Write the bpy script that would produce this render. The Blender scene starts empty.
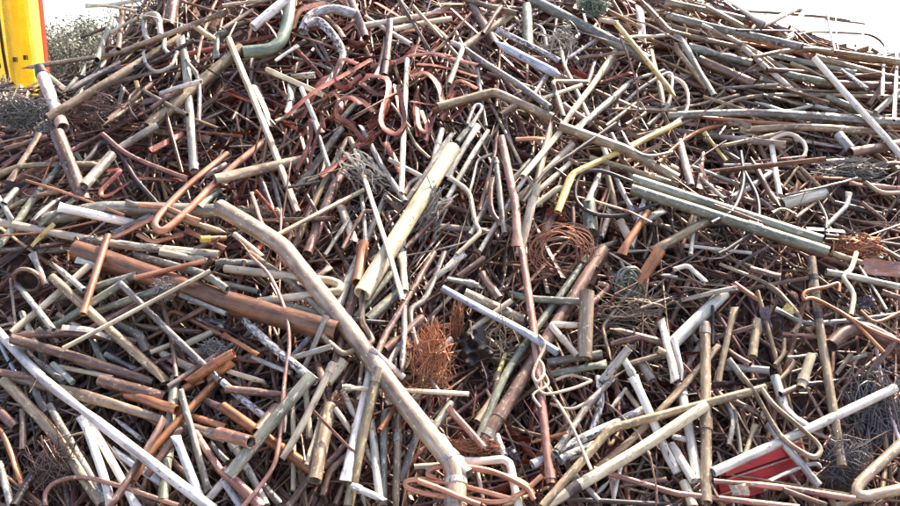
import bpy, math, random
import numpy as np
from mathutils import Vector
random.seed(7); rng = np.random.default_rng(11)
R = math.radians
scene = bpy.context.scene
C = scene.collection

# ------------------------------------------------------------------ camera, sky, sun, exposure
CAM_Z, PITCH, HFOV = 1.6, R(11.7), R(54)
cam_d = bpy.data.cameras.new('camera'); cam = bpy.data.objects.new('camera', cam_d); C.objects.link(cam)
cam.location = (0, 0, CAM_Z); cam.rotation_euler = (R(90) - PITCH, 0, 0)
cam_d.sensor_fit = 'HORIZONTAL'; cam_d.angle = HFOV; cam_d.clip_start = 0.05; cam_d.clip_end = 3000
scene.camera = cam
SUN_AZ, SUN_EL = R(42), R(50)           # azimuth clockwise from +Y (away from the camera, to the right)
w = bpy.data.worlds.new('World'); scene.world = w; w.use_nodes = True
nt = w.node_tree; bg = nt.nodes['Background']
sky = nt.nodes.new('ShaderNodeTexSky'); sky.sky_type = 'NISHITA'; sky.sun_disc = False
sky.sun_elevation = SUN_EL; sky.sun_rotation = SUN_AZ
sky.air_density = 0.6; sky.dust_density = 3.0; sky.ozone_density = 0.3
nt.links.new(sky.outputs[0], bg.inputs[0]); bg.inputs[1].default_value = 0.15
sd = bpy.data.lights.new('sun', 'SUN'); sun = bpy.data.objects.new('sun', sd); C.objects.link(sun)
sd.energy = 3.6; sd.angle = R(0.55); sd.color = (1.0, 0.89, 0.74)
sdir = Vector((math.cos(SUN_EL)*math.sin(SUN_AZ), math.cos(SUN_EL)*math.cos(SUN_AZ), math.sin(SUN_EL)))
sun.rotation_euler = sdir.to_track_quat('Z', 'Y').to_euler(); sun.location = (4, 4, 8)
scene.view_settings.view_transform = 'Standard'; scene.view_settings.look = 'None'
scene.view_settings.exposure = 1.95; scene.view_settings.gamma = 1.0

# ------------------------------------------------------------------ photo pixels <-> rays
F = 450.0 / math.tan(HFOV / 2)
cp, sp = math.cos(PITCH), math.sin(PITCH)
CAM = np.array([0, 0, CAM_Z]); FWD = np.array([0, cp, -sp]); UP = np.array([0, sp, cp]); RT = np.array([1., 0, 0])
VX, VY, VZ = RT, UP, -FWD
def ray(u, v):                           # direction with unit forward component
    u = np.asarray(u, float); v = np.asarray(v, float)
    return FWD + ((u - 450) / F)[..., None] * RT + ((253 - v) / F)[..., None] * UP
def world(u, v, t): return CAM + ray(u, v) * np.asarray(t, float)[..., None]
def project(p):
    d = np.asarray(p) - CAM; z = d @ FWD
    return 450 + F * (d @ RT) / z, 253 - F * (d @ UP) / z, z

# ------------------------------------------------------------------ the heap's shape
def lump(x, y):
    return (0.045*np.sin(2.1*x+1.3)*np.cos(1.7*y+.4) + 0.035*np.sin(4.3*x-2.0*y+2.) + 0.03*np.cos(3.1*x+5.2*y)
            + 0.018*np.sin(9.1*x+1.1*y)*np.cos(7.3*y-2*x))
CX = [-4.5, -2.6, -2.15, -1.7, -1.4, -1.0, 0.0, 0.7, 1.15, 1.6, 2.0, 2.4, 3.2, 4.5]
CZ = [0.55, 1.28, 1.44, 1.58, 2.00, 2.16, 2.18, 2.12, 1.97, 1.77, 1.65, 1.58, 1.3, 0.55]
def smin(a, b, k):
    h = np.clip(0.5 + 0.5*(b-a)/k, 0, 1); return b*(1-h) + a*h - k*h*(1-h)
def heap(x, y):
    s = 0.40 + 0.80*(y - 2.3)
    c = np.interp(x, CX, CZ)
    z = smin(s, c + 0*s, 0.16)
    z = smin(z, c - (y-5.0)*0.7, 0.2)
    return np.maximum(z + lump(x, y), -0.05)

GU = np.arange(0, 904, 4.0); GV = np.arange(0, 512, 4.0)
uu, vv = np.meshgrid(GU, GV)
dirs = ray(uu, vv)
depth = np.full(uu.shape, 4.55); done = np.zeros(uu.shape, bool)
prev = None
for t in np.arange(1.2, 5.6, 0.02):
    p = CAM + dirs*t
    g = p[..., 2] - heap(p[..., 0], p[..., 1])
    if prev is not None:
        hit = (g < 0) & ~done
        depth[hit] = t - 0.02*(g[hit]/(g[hit]-prev[hit]+1e-9)); done |= hit
    prev = g
W_, H_ = 901, 507
iu, iv = np.meshgrid(np.arange(W_), np.arange(H_))
def bil(a, u, v):
    x = np.clip(u/4, 0, a.shape[1]-1.001); y = np.clip(v/4, 0, a.shape[0]-1.001)
    x0 = x.astype(int); y0 = y.astype(int); fx = x-x0; fy = y-y0
    return (a[y0, x0]*(1-fx)+a[y0, x0+1]*fx)*(1-fy) + (a[y0+1, x0]*(1-fx)+a[y0+1, x0+1]*fx)*fy
DB = 1.0/(bil(depth, iu.astype(float), iv.astype(float)) - 0.045)     # inverse depth of what already lies there
DB0 = DB.copy()
def dget(u, v, a=None):
    a = DB if a is None else a
    return a[np.clip(np.round(v).astype(int), 0, H_-1), np.clip(np.round(u).astype(int), 0, W_-1)]

# ------------------------------------------------------------------ materials
MATS = {}
def srgb(r, g, b):
    f = lambda c: (c/12.92 if c <= .04045 else ((c+.055)/1.055)**2.4)
    return (f(r/255), f(g/255), f(b/255), 1)
def pipe_mat(key, name, base, alt, fleck, metal, rough, fl=0.60, bump=0.25, sc=1.0, spread=0.12):
    m = bpy.data.materials.new(name); m.use_nodes = True; MATS[key] = m
    n = m.node_tree.nodes; L = m.node_tree.links.new
    b = n['Principled BSDF']; tc = n.new('ShaderNodeAttribute'); tc.attribute_name = 'pc'
    def noise(scale, along, det, r=.6):
        mp = n.new('ShaderNodeMapping'); mp.inputs['Scale'].default_value = (along, 1, 1); L(tc.outputs['Vector'], mp.inputs['Vector'])
        x = n.new('ShaderNodeTexNoise'); x.inputs['Scale'].default_value = scale; x.inputs['Detail'].default_value = det
        x.inputs['Roughness'].default_value = r; L(mp.outputs[0], x.inputs['Vector']); return x
    def ramp(src, a, c):
        x = n.new('ShaderNodeMapRange'); x.inputs[1].default_value = a; x.inputs[2].default_value = c; L(src, x.inputs[0]); return x
    def mix(fac, a, c, mode='MIX'):
        x = n.new('ShaderNodeMix'); x.data_type = 'RGBA'; x.blend_type = mode
        if hasattr(fac, 'links'): L(fac, x.inputs[0])
        else: x.inputs[0].default_value = fac
        for s, i in ((a, 6), (c, 7)):
            if hasattr(s, 'links'): L(s, x.inputs[i])
            else: x.inputs[i].default_value = s
        return x.outputs[2]
    n1 = noise(24*sc, .35, 5, .65); n2 = noise(85*sc, .55, 6, .72); n3 = noise(230*sc, .08, 4); n4 = noise(9*sc, .8, 3)
    r1 = ramp(n1.outputs[0], .5-spread, .5+spread); r2 = ramp(n2.outputs[0], fl-.03, fl+.03)
    c = mix(r1.outputs[0], base, alt)
    r4 = ramp(n4.outputs[0], .42, .62); r4.inputs[3].default_value = 1.12; r4.inputs[4].default_value = .70
    c4 = n.new('ShaderNodeCombineColor'); [L(r4.outputs[0], c4.inputs[i]) for i in range(3)]
    c = mix(.3 if 'pvc' in name or 'trim' in name else 1.0, c, c4.outputs[0], 'MULTIPLY')
    c = mix(r2.outputs[0], c, fleck)
    r3 = ramp(n3.outputs[0], .28, .72); r3.inputs[3].default_value = .68; r3.inputs[4].default_value = 1.25
    cm = n.new('ShaderNodeCombineColor'); [L(r3.outputs[0], cm.inputs[i]) for i in range(3)]
    c = mix(1.0, c, cm.outputs[0], 'MULTIPLY')
    at = n.new('ShaderNodeAttribute'); at.attribute_name = 'tint'
    c = mix(1.0, c, at.outputs['Color'], 'MULTIPLY')
    L(c, b.inputs['Base Color'])
    b.inputs['Metallic'].default_value = metal
    rr = ramp(n2.outputs[0], .3, .7); rr.inputs[3].default_value = max(.12, rough-.12); rr.inputs[4].default_value = min(1, rough+.16)
    L(rr.outputs[0], b.inputs['Roughness'])
    if metal > 0:
        mm = ramp(r2.outputs[0], 0, 1); mm.inputs[3].default_value = metal; mm.inputs[4].default_value = metal*.3
        L(mm.outputs[0], b.inputs['Metallic'])
    bp = n.new('ShaderNodeBump'); bp.inputs['Strength'].default_value = bump; bp.inputs['Distance'].default_value = .003
    L(n2.outputs[0], bp.inputs['Height']); L(bp.outputs[0], b.inputs['Normal'])
    return m
S = srgb
pipe_mat('tan', 'weathered_tan_copper', S(166,146,118), S(122,102,82), S(200,185,160), .28, .40, .60)
pipe_mat('pt', 'pale_worn_copper', S(186,164,142), S(142,118,100), S(208,190,172), .25, .36, .62)
pipe_mat('pw', 'pinkish_white_pipe', S(222,200,190), S(180,142,128), S(132,102,92), .1, .4, .60)
pipe_mat('ob', 'brown_worn_copper', S(160,116,90), S(124,90,72), S(136,112,98), .4, .36, .62)
pipe_mat('br', 'tarnished_brown_copper', S(134,106,90), S(92,72,64), S(170,146,130), .36, .40, .60)
pipe_mat('cu', 'clean_copper', S(206,150,120), S(174,118,92), S(124,98,84), .5, .36, .61)
pipe_mat('or', 'orange_copper', S(184,124,86), S(146,98,70), S(108,84,70), .42, .38, .60)
pipe_mat('pk', 'pinkish_copper', S(184,138,120), S(146,104,90), S(210,190,178), .42, .36, .61)
pipe_mat('gr', 'dull_grey_metal', S(148,141,128), S(106,98,89), S(190,184,174), .25, .40, .59)
pipe_mat('lg', 'pale_grey_metal', S(196,189,174), S(152,144,130), S(100,90,84), .12, .42, .58)
pipe_mat('wh', 'chipped_white_paint', S(228,221,206), S(202,191,174), S(122,108,98), 0, .40, .615, spread=.2)
pipe_mat('cr', 'dirty_cream_paint', S(216,201,174), S(184,165,136), S(124,104,88), 0, .44, .61, spread=.2)
pipe_mat('gn', 'grey_green_patina', S(146,145,126), S(108,108,97), S(182,175,156), .18, .42, .59)
pipe_mat('ge', 'green_patina', S(124,136,114), S(100,114,100), S(160,156,138), .1, .42, .60)
pipe_mat('dk', 'blackened_metal', S(70,60,56), S(48,42,40), S(112,98,90), .2, .42, .60)
pipe_mat('ye', 'yellow_paint', S(224,198,128), S(202,172,100), S(116,94,64), 0, .45, .59)
pipe_mat('rd', 'red_brown_copper', S(150,88,70), S(106,62,52), S(188,122,96), .5, .34, .59)
pipe_mat('mo', 'mottled_lagging', S(78,70,66), S(154,148,142), S(204,198,190), 0, .6, .52, spread=.05)
pipe_mat('bl', 'pale_blue_grey_paint', S(186,192,198), S(158,162,166), S(112,104,100), .1, .4, .59)
pipe_mat('red', 'red_enamel', S(190,36,38), S(160,28,32), S(96,40,38), 0, .35, .64)
pipe_mat('pur', 'purple_grey_sheet', S(100,90,98), S(76,68,72), S(130,120,130), .3, .45)
pipe_mat('hair', 'dark_steel_wire', S(132,124,118), S(92,86,82), S(160,152,144), .3, .42)
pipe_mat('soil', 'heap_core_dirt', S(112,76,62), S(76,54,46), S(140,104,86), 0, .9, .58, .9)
COLWORD = dict(tan='tan', br='brown', cu='bright copper', pk='pinkish copper', gr='grey', lg='pale grey', wh='white', cr='cream',
               gn='grey-green', ge='green', dk='blackened', ye='yellow', rd='red-brown', mo='mottled grey', bl='pale blue-grey')
COLWORD['or'] = 'orange copper'; COLWORD['pt'] = 'tan'; COLWORD['ob'] = 'brown copper'; COLWORD['pw'] = 'pinkish white'

# ------------------------------------------------------------------ mesh building
def frames(P):
    T = np.gradient(P, axis=0); T /= np.linalg.norm(T, axis=1)[:, None] + 1e-12
    N = np.zeros_like(P); a = np.array([0, 0, 1.]) if abs(T[0, 2]) < .9 else np.array([1., 0, 0])
    n = np.cross(T[0], a); n /= np.linalg.norm(n)
    for i in range(len(P)):
        n = n - T[i]*np.dot(n, T[i]); n /= np.linalg.norm(n) + 1e-12; N[i] = n
    return T, N, np.cross(T, N)
def tube(P, r, sides=10, flat=1.0, rot=0.0, pinch=(0, 0), square=False, hollow=True, taper=None, N=None, dent=0.05, crush=0.0):
    """rings of quads along P; an open bore at both ends"""
    P = np.asarray(P, float); n = len(P)
    T, N1, B1 = frames(P)
    if N is not None:
        N1 = N - T*np.sum(N*T, 1)[:, None]; N1 /= np.linalg.norm(N1, axis=1)[:, None]+1e-12; B1 = np.cross(T, N1)
    ang = np.arange(sides)*2*math.pi/sides + (math.pi/sides if square else 0)
    ca, sa = np.cos(ang), np.sin(ang)
    if square:
        k = 1/np.maximum(np.abs(ca), np.abs(sa)); k = np.minimum(k, 1.25); ca, sa = ca*k*.9, sa*k*.9
    cr, sr = math.cos(rot), math.sin(rot)
    rad = np.full(n, r) if taper is None else r*np.asarray(taper)
    if dent: rad = rad*(1 + dent*(rng.random(n)-.5)*2)
    sx = np.full(n, 1.0); sy = np.full(n, float(flat))
    if crush and n > 5:
        for _ in range(rng.integers(1, 3)):
            g = crush*rng.uniform(.25, .6)*np.exp(-((np.arange(n)/(n-1) - rng.uniform(.08, .92))/rng.uniform(.04, .16))**2)
            sy = sy*(1-g); sx = sx*(1+.45*g)
    for e, idx in ((pinch[0], (0, 1)), (pinch[1], (n-1, n-2))):
        if e and n > 3:
            sx[idx[0]] = 1.4; sy[idx[0]] = .18*flat; sx[idx[1]] = 1.22; sy[idx[1]] = .55*flat
    rings = []
    def ring(i, s, off):
        x = ca*rad[i]*sx[i]*s; y = sa*rad[i]*sy[i]*s
        return P[i] + T[i]*off + (x*cr-y*sr)[:, None]*N1[i] + (x*sr+y*cr)[:, None]*B1[i]
    if hollow: rings += [ring(0, .78, 2.5*r), ring(0, .80, 0)]
    else: rings += [ring(0, .02, 0)]
    rings += [ring(i, 1, 0) for i in range(n)]
    if hollow: rings += [ring(n-1, .80, 0), ring(n-1, .78, -2.5*r)]
    else: rings += [ring(n-1, .02, 0)]
    V = np.concatenate(rings); m = len(rings)
    i = np.arange(m-1)[:, None]*sides; j = np.arange(sides)[None]; j2 = (j+1) % sides
    Fq = np.stack([i+j, i+j2, i+sides+j2, i+sides+j], -1).reshape(-1, 4)
    arc = np.concatenate([[0], np.cumsum(np.linalg.norm(np.diff(P, axis=0), axis=1))])
    ai = np.concatenate([[0.03, 0], arc, [arc[-1], arc[-1]-.03]]) if hollow else np.concatenate([[0], arc, [arc[-1]]])
    pc = np.stack([np.repeat(ai, sides), np.tile(ca*r, m), np.tile(sa*r, m)], 1) + rng.uniform(-40, 40, 3)
    return V, Fq, pc
class Bag:
    """collects quads (from tubes and sheets) and links them as one mesh object"""
    def __init__(s): s.V = []; s.F = []; s.T = []; s.M = []; s.P = []; s.n = 0
    def add(s, VF, tint=1.0, mat=0):
        V, Fq = VF[:2]; s.P.append(VF[2] if len(VF) > 2 else V*[1, 1, 1] + 5.0); tint = np.broadcast_to(np.asarray(tint, float), (3,)) if np.ndim(tint) <= 1 else tint
        s.V.append(V); s.F.append(Fq + s.n); s.n += len(V)
        s.T.append(np.tile(np.append(tint, 1.0), (len(V), 1))); s.M.append(np.full(len(Fq), mat))
    def build(s, name, mats, parent=None, origin=None, smooth=True):
        V = np.concatenate(s.V); Fq = np.concatenate(s.F); T = np.concatenate(s.T); M = np.concatenate(s.M)
        if origin is None: origin = V.mean(0); origin[2] = V[:, 2].min()
        if parent is not None: origin = np.array(parent.location)
        V = V - origin
        me = bpy.data.meshes.new(name)
        me.vertices.add(len(V)); me.vertices.foreach_set('co', V.astype(np.float32).ravel())
        me.loops.add(len(Fq)*4); me.loops.foreach_set('vertex_index', Fq.astype(np.int32).ravel())
        me.polygons.add(len(Fq)); me.polygons.foreach_set('loop_start', np.arange(len(Fq), dtype=np.int32)*4)
        me.polygons.foreach_set('material_index', M.astype(np.int32))
        me.polygons.foreach_set('use_smooth', np.full(len(Fq), smooth))
        me.update(calc_edges=True); me.validate()
        a = me.attributes.new('tint', 'FLOAT_COLOR', 'POINT'); a.data.foreach_set('color', T.astype(np.float32).ravel())
        a = me.attributes.new('pc', 'FLOAT_VECTOR', 'POINT'); a.data.foreach_set('vector', np.concatenate(s.P).astype(np.float32).ravel())
        for k in (mats if isinstance(mats, (list, tuple)) else [mats]): me.materials.append(MATS[k])
        try: me.set_sharp_from_angle(angle=R(50))
        except Exception: pass
        o = bpy.data.objects.new(name, me); C.objects.link(o)
        if parent is None: o.location = origin
        else: o.parent = parent
        return o
def tag(o, label=None, cat=None, group=None, kind=None):
    for k, v in (('label', label), ('category', cat), ('group', group), ('kind', kind)):
        if v: o[k] = v
    return o
def empty(name, loc):
    o = bpy.data.objects.new(name, None); C.objects.link(o); o.location = loc; o.empty_display_size = .05; return o
def bxq(cx, cy, cz, sx, sy, sz, ax=None):
    """box as quads; ax: 3 axis vectors"""
    q = np.array([[x, y, z] for x in (-.5, .5) for y in (-.5, .5) for z in (-.5, .5)])*[sx, sy, sz]
    if ax is not None: q = q @ np.asarray(ax, float)
    return q + [cx, cy, cz], np.array([[0, 1, 3, 2], [4, 6, 7, 5], [0, 4, 5, 1], [2, 3, 7, 6], [0, 2, 6, 4], [1, 5, 7, 3]])
def grid_vf(G):
    """G: (a,b,3) array of points -> quads"""
    a, b = G.shape[:2]; i = np.arange(a-1)[:, None]*b; j = np.arange(b-1)[None]
    return G.reshape(-1, 3), np.stack([i+j, i+j+1, i+b+j+1, i+b+j], -1).reshape(-1, 4)

# ------------------------------------------------------------------ ground, heap core
def plain(key, name, col, rough=.8, metal=0.): return pipe_mat(key, name, col, tuple(c*.8 for c in col[:3])+(1,), tuple(min(1, c*1.2) for c in col[:3])+(1,), metal, rough)
plain('ground', 'trodden_yard_ground', S(128,116,104), .95)
xs = np.concatenate([[-900, -300, -100, -40, -15], np.linspace(-8, 8, 60), [15, 40, 100, 300, 900]])
ys = np.concatenate([[-200, -40, -10], np.linspace(-4, 12, 60), [20, 40, 100, 300, 900, 1800]])
X, Y = np.meshgrid(xs, ys)
b = Bag(); b.add(grid_vf(np.stack([X, Y, 0.012*np.sin(2.3*X)*np.cos(1.9*Y)], -1)))
tag(b.build('ground', 'ground', origin=np.zeros(3)), kind='structure')
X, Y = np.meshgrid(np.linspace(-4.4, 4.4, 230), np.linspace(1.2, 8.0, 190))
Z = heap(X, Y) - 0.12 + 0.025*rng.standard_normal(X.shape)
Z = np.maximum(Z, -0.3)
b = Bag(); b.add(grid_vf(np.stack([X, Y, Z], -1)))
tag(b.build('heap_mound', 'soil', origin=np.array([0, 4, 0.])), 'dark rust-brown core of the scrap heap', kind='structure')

# ------------------------------------------------------------------ loose mass of scrap under the pieces one can pick out
ZONES = [  # u, v, radius, colours, [(angle, spread)], diameter in mm
 (50, 140, 80, 'br6 dk5 tan2 gr2 rd1', [(30, 30), (-60, 30), (90, 90)], 22),
 (150, 60, 70, 'tan4 gr3 br3 gn1 rd1', [(30, 18), (90, 20), (-30, 40)], 26),
 (360, 80, 80, 'rd10 br3 dk1', [(0, 90)], 24),
 (250, 180, 70, 'br4 rd6 gr2 tan2', [(20, 40), (-70, 20)], 22),
 (490, 170, 80, 'lg3 gr3 tan3 cr1 br4 rd1', [(65, 20), (-62, 15), (90, 25)], 18),
 (400, 240, 70, 'lg2 gr3 tan2 br5 rd1', [(62, 20), (-70, 15)], 20),
 (520, 40, 80, 'tan3 gr3 br3 rd2 lg1', [(-30, 20), (60, 25), (90, 30)], 24),
 (760, 40, 110, 'tan5 br5 gn1 lg1 gr1', [(-13, 10), (-16, 8), (-45, 25)], 30),
 (760, 150, 100, 'tan4 br5 gr2 cu1 lg1 rd1', [(-10, 25), (20, 25), (-60, 25)], 22),
 (640, 230, 70, 'gr2 br5 lg1 tan3 rd1', [(-20, 30), (60, 25)], 22),
 (800, 290, 90, 'br6 dk2 tan3 rd2', [(-20, 60), (60, 40)], 20),
 (690, 430, 80, 'tan3 wh1 gr2 br5', [(48, 20), (-68, 15)], 20),
 (560, 400, 70, 'br5 rd5 gr1 dk1', [(55, 25), (-40, 40)], 20),
 (390, 430, 80, 'cr2 gr2 br5 rd4 lg1', [(75, 18), (-75, 18), (45, 20)], 20),
 (90, 320, 90, 'tan4 gn2 gr2 br5', [(32, 18), (-45, 15), (10, 30)], 24),
 (120, 450, 90, 'br6 gr2 tan3 dk2', [(-47, 14), (-62, 14), (52, 20)], 25),
 (290, 330, 60, 'br4 tan3 lg1 gr2 cu1', [(-40, 20), (60, 20)], 22)]
zc = np.array([(z[0], z[1]) for z in ZONES], float); zr = np.array([z[2] for z in ZONES], float)
MK = ['tan', 'br', 'cu', 'gr', 'lg', 'wh', 'cr', 'gn', 'dk', 'rd']
def pal(s):
    out = []
    for t in s.split():
        out += [t.rstrip('0123456789')]*int(t.lstrip('abcdefghijklmnopqrstuvwxyz'))
    return out
ZP = [pal(z[3]) for z in ZONES]
def on_heap(x, y): return np.array([x, y, float(heap(np.array(x), np.array(y)))])
pipes, strips, wires = Bag(), Bag(), Bag()
def crest_ok(P):
    u_, v_, _ = project(P)
    return np.all(v_ > np.interp(u_, [-100, 0, 50, 85, 100, 112, 124, 650, 740, 790, 830, 900, 1000], [90, 80, 78, 64, 46, 16, -60, -60, 4, 24, 41, 50, 56]) + 2)
ES = np.array([0, .78, .625]); NRM = np.array([0, -.625, .78])
count = 0
while count < 8200:
    x = rng.uniform(-3.3, 3.3); y = rng.uniform(1.75, 5.0)
    p = on_heap(x, y); u, v, dz = project(p)
    if not (-120 < u < 1020 and -60 < v < 600): continue
    if rng.random() > min(1, .45*(dz/2.4)**-1.2 + .35): continue
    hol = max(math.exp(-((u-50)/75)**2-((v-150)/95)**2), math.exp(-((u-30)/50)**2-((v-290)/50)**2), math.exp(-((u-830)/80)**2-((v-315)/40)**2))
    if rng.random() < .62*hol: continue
    count += 1
    d2 = ((zc - [u, v])**2).sum(1)/(2*zr**2); pr = np.exp(-d2 + d2.min()); pr /= pr.sum()
    k = rng.choice(len(ZONES), p=pr); z = ZONES[k]
    am, asd = z[4][rng.integers(len(z[4]))]; a = R(rng.normal(am, asd))
    d = math.cos(a)*RT + math.sin(a)*1.35*ES + rng.normal(0, .13)*NRM; d /= np.linalg.norm(d)
    col = ZP[k][rng.integers(len(ZP[k]))]
    tint = np.clip(rng.normal(.84, .2), .42, 1.35)*np.array([1.1, rng.uniform(.86, 1.0), rng.uniform(.78, .98)])
    ln = .2 + .95*rng.random()**1.4; r = z[5]/2000*rng.uniform(.28, .92)
    c = p + NRM*(rng.uniform(-.13, -.005) - .05*hol)
    if col == 'rd' and rng.random() < .8:       # flat curled strip
        n = 18; curled = rng.random() < .6; rr_ = rng.uniform(.03, .085) if curled else rng.uniform(.2, .6)
        span = rng.uniform(2.2, 6.5) if curled else ln/rr_
        pn = NRM + RT*rng.normal(0, .22) + ES*rng.normal(.15, .25); pn -= d*pn.dot(d); pn /= np.linalg.norm(pn)
        e_ = np.cross(pn, d); th = np.linspace(-span/2, span/2, n)[:, None]; c = c - NRM*.025; d = d - NRM*d.dot(NRM)*.7; d /= np.linalg.norm(d); pn -= d*pn.dot(d); pn /= np.linalg.norm(pn); e_ = np.cross(pn, d)
        P = c + rr_*((1+.12*th)*np.sin(th)*d + (1-np.cos(th)*(1-.08*th))*e_) + pn*.012*th*rng.normal(0, 1)
        strip_n = np.tile(pn, (n, 1))
        if not crest_ok(P): continue
        strips.add(tube(P, .010*rng.uniform(.7, 1.3), 6, .12, rng.normal(0, .25), hollow=False, dent=0, N=strip_n), tint, 0)
        continue
    if rng.random() < .27:                      # thin bent rod or wire
        n = 12; s = np.linspace(-.5, .5, n)[:, None]; side = np.cross(d, NRM)
        P = c + ln*(s*d + side*rng.normal(0, .35)*np.sin(s*rng.uniform(2, 7)+rng.uniform(0, 6)) + NRM*rng.normal(0, .05)*np.cos(s*6))
        if not crest_ok(P): continue
        wires.add(tube(P, rng.uniform(.0014, .005), 5, hollow=False, dent=0), tint, MK.index(col)); continue
    n = 9; s = np.linspace(-.5, .5, n)[:, None]
    P = c + ln*s*d
    if rng.random() < .4:
        side = np.cross(d, NRM); P = P + ln*rng.normal(0, .09)*(s*s*4)*side + ln*rng.normal(0, .02)*np.sin(s*5)*NRM
    if not crest_ok(P): continue
    pinch = (rng.random() < .45, rng.random() < .45)
    pipes.add(tube(P, r, 9, rng.uniform(.55, 1), rng.uniform(0, 3), pinch, dent=.06, crush=.8 if rng.random() < .4 else 0), tint, MK.index(col))
nf = 9000                                           # flakes of rust, lagging and dirt settled in the gaps
fx = rng.uniform(-3.0, 3.0, nf); fy = rng.uniform(1.8, 4.8, nf); fp = np.stack([fx, fy, heap(fx, fy)], 1) - NRM*rng.uniform(.02, .11, (nf, 1))
d1 = rng.normal(0, 1, (nf, 3)); d1 /= np.linalg.norm(d1, axis=1)[:, None]; d2 = np.cross(d1, rng.normal(0, 1, (nf, 3))); d2 /= np.linalg.norm(d2, axis=1)[:, None]
fl_ = rng.uniform(.004, .016, (nf, 1)); debris = Bag()
fq = np.stack([fp-d1*fl_, fp+d2*fl_*.6, fp+d1*fl_, fp-d2*fl_*.5], 1)
for mi, sl in enumerate((slice(0, 4500), slice(4500, 6500), slice(6500, 8000), slice(8000, 9000))):
    k_ = fq[sl]; debris.add((k_.reshape(-1, 3), np.arange(len(k_)*4).reshape(-1, 4)), 1.0, mi)
tag(debris.build('debris', ['br', 'rd', 'tan', 'cr'], origin=np.zeros(3), smooth=False), 'rusty flakes and dirt settled between the scrap pipes', kind='stuff')
tag(pipes.build('scrap_pipes', MK, origin=np.zeros(3)), 'mass of weathered scrap pipe ends filling the heap', kind='stuff')
tag(strips.build('scrap_strips', ['rd'], origin=np.zeros(3)), 'mass of red-brown copper strip offcuts in the heap', kind='stuff')
tag(wires.build('scrap_wires', MK, origin=np.zeros(3)), 'mass of thin bent wire scattered through the heap', kind='stuff')

# ------------------------------------------------------------------ pieces one can pick out: colour, width, options, points
# Each block: tile offset in the photo; coordinates and widths in the tile enlarged 3.98 times (scale 1: photo pixels).
# options: c curved, k kinked, s square bar, f flat strip, p pinched end, w wire; digit = what lies on top (higher is later)
TR = []
def block(ou, ov, text, sc=3.98):
    for line in text.strip().splitlines():
        t = line.split()
        pts = np.array([[float(q) for q in s.split(',')] for s in t[3:]])/sc + [ou, ov]
        o = t[2]; z = [int(ch) for ch in o if ch.isdigit()]
        TR.append(dict(col=t[0], w=float(t[1])/sc, o=''.join(ch for ch in o if not ch.isdigit()), z=z[0] if z else 3, p=pts, i=len(TR)))
block(0, 0, '''
tan 24 k6 95,270 460,215 896,50
tan 34 -5 190,470 540,260 720,150
pw 46 -4 165,290 250,508
lg 36 k5 715,150 740,250 760,506 772,680
gr 18 c5 740,240 790,320 792,500
wh 20 -5 640,372 800,325
tan 45 -3 590,506 960,190
cr 22 -6 765,95 850,155
gn 24 k5 858,232 865,140 892,132
br 50 -5 692,-10 672,105
lg 22 c4 640,140 625,60 575,70 580,140 600,165
gn 24 -5 385,240 455,50
br 20 -4 470,195 488,40
br 14 -4 320,150 450,100
wh 16 -5 340,22 560,-4
lg 14 -4 370,18 550,45
wh 14 -4 440,130 545,72
dk 16 c5 335,355 420,290 600,250 770,160
lg 14 c6 570,205 580,250 620,285 680,262 705,205
lg 16 c6 655,150 655,195 690,225
tan 12 c4 545,360 515,390 520,440 550,478
lg 16 k4 185,293 265,360 305,310
tan 18 -3 570,360 745,457
tan 16 -3 405,505 560,398
br 20 -3 600,432 725,358
dk 5 cw5 340,390 400,470 440,506
br 20 -3 795,432 862,388
gr 30 -2 250,370 480,250
br 24 -2 430,480 610,330
gr 14 c3 330,300 345,255 375,250
''')
block(225, 0, '''
cr 34 s6 15,155 160,506 290,850
ge 50 c5 262,-10 240,120 190,190 72,208
wh 40 -5 240,0 112,108
cr 22 s5 165,275 395,380
lg 26 -4 265,306 357,298
gn 28 p4 266,340 254,455
wh 20 -4 303,350 370,506
mo 30 c4 322,100 370,85 430,140 466,200 460,250 400,350
mo 40 c3 308,125 345,62 430,36 525,58
cr 28 k5 545,105 720,76 820,60 900,18
cr 22 -4 560,68 742,178
cr 24 -5 670,116 900,74
br 28 -5 656,82 634,300
br 20 -4 642,150 604,305
cr 26 s5 726,238 712,500 702,770
rd 24 f3 325,490 420,370 590,235
rd 26 cf6 520,500 450,470 442,412 490,388 545,402 595,445
rd 28 cf6 560,300 640,310 652,400 605,480 560,502
rd 30 cf6 735,302 800,288 850,330 862,410
rd 30 cf3 580,262 700,240 765,180
rd 28 f3 760,198 905,222
rd 20 f3 740,262 900,275
rd 24 f3 190,462 335,380
rd 24 cf3 680,340 700,440 722,505
rd 24 cf3 540,330 600,372 655,360
rd 40 cf2 265,120 300,40 400,12
rd 24 f3 740,402 862,420
rd 22 cf2 780,440 806,500 800,560
rd 20 f2 378,430 392,510
gr 12 -4 648,395 738,510
tan 18 -3 780,58 885,155
gn 24 -3 448,492 524,405
tan 16 -3 -10,22 200,-6
tan 16 -3 -10,115 110,38
gr 28 fk3 118,340 160,430 188,505
lg 14 -3 200,242 292,180
rd 30 cf2 470,120 520,90 560,130 540,180 490,170
rd 34 cf2 300,470 380,330 440,300
br 30 -2 500,0 560,150
rd 26 f2 600,10 720,80
rd 26 f2 700,140 860,60
''')
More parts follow.
